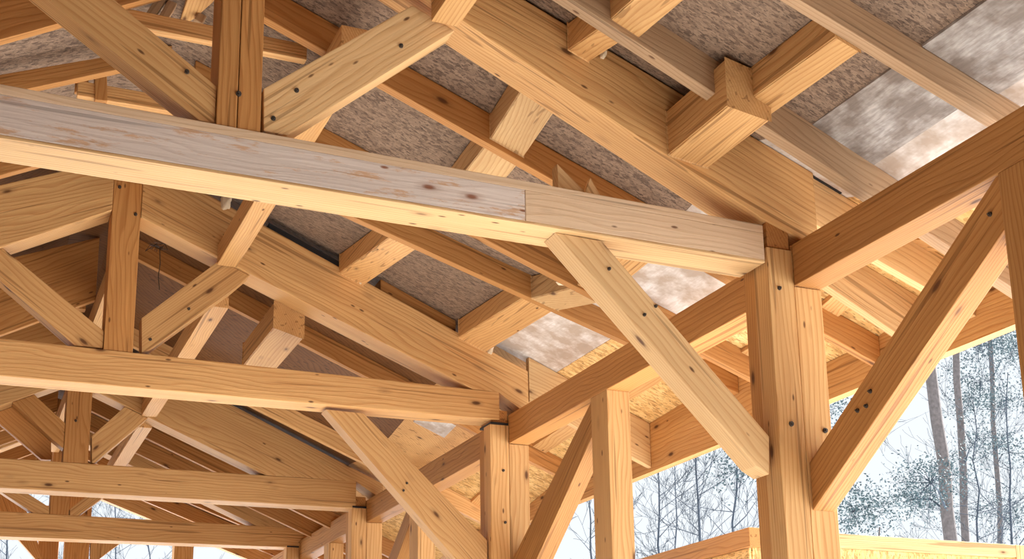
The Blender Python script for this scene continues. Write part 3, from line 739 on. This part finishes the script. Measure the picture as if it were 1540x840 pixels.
def pine(seed, D, top, bot, w, lab, spots, barkmat=BARK_PINE, nsc=1.0, ln=.1):
    """trunk through two photo points at distance D; spots = (x, y, rx, ry, count) foliage masses"""
    rnd = random.Random(seed)
    A, Bp = atD(*top, D), atD(*bot, D); G_ = ground_extend(A, Bp)
    root = empty('pine_tree', G_, lab, 'tree', 'trees outside')
    bm = bmesh.new(); n = 12; ra = w*D/F/2
    P = [G_+(A-G_)*(i/n)+Vector((rnd.gauss(0, .03), rnd.gauss(0, .03), 0)) for i in range(n+1)]
    tube_bm(bm, P, [ra*(1.25-.45*i/n) for i in range(n+1)], 10)
    T = Matrix.Identity(4)
    tr = link('trunk', bm, barkmat, T, root, 0, True)
    bb_ = bmesh.new(); fb = bmesh.new()
    for (x, y, rx, ry, cnt) in spots:
        k = D/F; c = atD(x, y, D+rnd.uniform(-1.5, 1.5)); 
        # a limb from the trunk to the mass
        i = min(range(n+1), key=lambda j: abs(P[j].z-(c.z-.3)))
        mid = (P[i]+c)/2+Vector((0, 0, .15)); tube_bm(bb_, [P[i], mid, c], [ra*.22, ra*.15, ra*.06], 5)
        m = max(3, cnt//45)
        for _ in range(m):
            cc = c+r2*rnd.gauss(0, rx*k*.5)+Vector((0, rnd.gauss(0, rx*k*.5), 0))+u2*rnd.gauss(0, ry*k*.5)
            tube_bm(bb_, [c, (c+cc)/2+Vector((0, 0, rnd.uniform(-.05, .12))), cc], [ra*.09, ra*.06, .006], 4)
            needles(fb, rnd, cc, (.26, .26, .15), int(85*nsc), ln*.62)
    br_ = link('branches', bb_, BARK_DARK, T, root, 0); br_['kind'] = 'stuff'; fo = link('foliage', fb, NEEDLE, T, root, 0); fo['kind'] = 'stuff'
pine(11, 30, (1385, 430), (1430, 820), 20, 'thick straight pine trunk nearest the long diagonal brace on the right',
     [(1400, 725, 45, 30, 700), (1375, 750, 30, 18, 420), (1412, 690, 14, 26, 160)])
pine(12, 34, (1434, 440), (1453, 820), 12, 'middle one of the three slim straight tree trunks on the right',
     [(1475, 520, 35, 22, 500), (1475, 575, 30, 25, 450), (1470, 660, 25, 40, 380), (1440, 560, 14, 30, 120), (1500, 500, 30, 20, 420), (1460, 610, 22, 20, 260)])
pine(13, 38, (1482, 440), (1506, 835), 8, 'thinnest and rightmost of the three straight tree trunks on the right',
     [(1520, 530, 26, 30, 520), (1520, 600, 26, 30, 520), (1518, 680, 30, 36, 560), (1515, 770, 36, 36, 620), (1485, 760, 30, 30, 350)])
pine(14, 26, (1236, 520), (1238, 830), 12, 'bluish pine hidden behind the foreground post, needles showing either side of the brace foot',
     [(1282, 770, 26, 26, 620), (1290, 735, 16, 14, 200), (1262, 612, 22, 14, 260), (1108, 705, 22, 20, 260), (1122, 650, 26, 22, 320)])
pine(15, 24, (1324, 792), (1322, 830), 3, 'tiny sapling top just above the pale outer rail', [(1324, 795, 8, 10, 110)], nsc=.6, ln=.06)
def bare(seed, D, top, bot, w, lab, n1=16, depth=2, lean=0, L=1.6):
    rnd = random.Random(seed); A, Bp = atD(*top, D), atD(*bot, D); G_ = ground_extend(A, Bp)
    root = empty('bare_tree', G_, lab, 'tree', 'trees outside'); bm = bmesh.new(); n = 14; ra = w*D/F/2
    P = [G_+(A-G_)*(i/n)+Vector((rnd.gauss(0, .03), rnd.gauss(0, .03), 0)) for i in range(n+1)]
    tube_bm(bm, P, [ra*(1.2-1.0*i/n) for i in range(n+1)], 7)
    T = Matrix.Identity(4); link('trunk', bm, BARK_DARK, T, root, 0, True)
    bb_ = bmesh.new(); tips = []; h = (A-G_).length
    for k in range(n1):
        t = .35+.62*(k+rnd.random())/n1; i = int(t*n); p = P[i]+(P[min(i+1, n)]-P[i])*(t*n-i); a = rnd.uniform(0, 2*PI)
        d = Vector((math.cos(a), math.sin(a), rnd.uniform(.15, 1.0)))
        branch(bb_, rnd, p, d, L*rnd.uniform(.7, 1.25)*(1.25-t*.6), ra*.42*(1.3-t), depth, tips, .3, .8)
    br_ = link('branches', bb_, BARK_DARK, T, root, 0); br_['kind'] = 'stuff'
bare(21, 22, (1046, 600), (1049, 830), 8, 'bare tree with a dark trunk midway between the stud and the foreground post', 26, 3, L=1.5)
bare(22, 26, (984, 640), (991, 830), 7, 'bare tree just right of the wall stud', 22, 3, L=1.3)
bare(23, 24, (882, 700), (889, 840), 7, 'bare tree left of the wall stud, below the eave beam', 18, 3, L=1.2)
bare(24, 30, (1110, 600), (1104, 830), 7, 'dense bare tree whose twigs fill the gap beside the foreground post', 24, 3, L=1.8)
bare(25, 36, (1015, 660), (1017, 830), 5, 'thin distant bare tree between two darker ones', 18, 3, L=1.8)
bare(26, 30, (1465, 600), (1470, 840), 6, 'bare twiggy tree behind the slim straight trunks at the right', 26, 3, L=2.2)
bare(27, 34, (1515, 560), (1520, 840), 6, 'bare twiggy tree at the right edge', 26, 3, L=2.4)
bare(28, 30, (8, 700), (12, 840), 6, 'bare tree seen through the far gable at the left edge', 22, 3, L=1.7)
bare(29, 32, (172, 700), (176, 840), 5, 'bare tree seen through the far gable right of its centre post', 24, 3, L=2.0)
bare(30, 30, (222, 740), (224, 840), 5, 'bare tree seen at the foot of the far gable', 20, 3, L=1.6)

# ------------------------------------------------------------------ light
w = bpy.data.worlds.new('world'); sc.world = w; w.use_nodes = True
bg = w.node_tree.nodes['Background']; bg.inputs[0].default_value = (.90, .955, 1.0, 1); bg.inputs[1].default_value = 1.95
sd = bpy.data.lights.new('sun', 'SUN'); sd.energy = 43.0; sd.angle = math.radians(1.5); sd.color = (1, .98, .94)
sun = bpy.data.objects.new('sun', sd); COL.objects.link(sun)
el = math.radians(38); az = Vector((-1, -.03, 0)).normalized()      # light travels this way
dirv = Vector((az.x*math.cos(el), az.y*math.cos(el), -math.sin(el)))
sun.rotation_mode = 'QUATERNION'; sun.rotation_quaternion = dirv.to_track_quat('-Z', 'Y'); sun.location = (-20, -25, 30)
sc.view_settings.view_transform = 'Standard'; sc.view_settings.look = 'None'; sc.view_settings.gamma = 1
sc.view_settings.exposure = -0.88; sc.view_settings.use_curve_mapping = False
sc.cycles.use_denoising = True; sc.cycles.diffuse_bounces = 6; sc.cycles.max_bounces = 10; sc.cycles.sample_clamp_indirect = 8
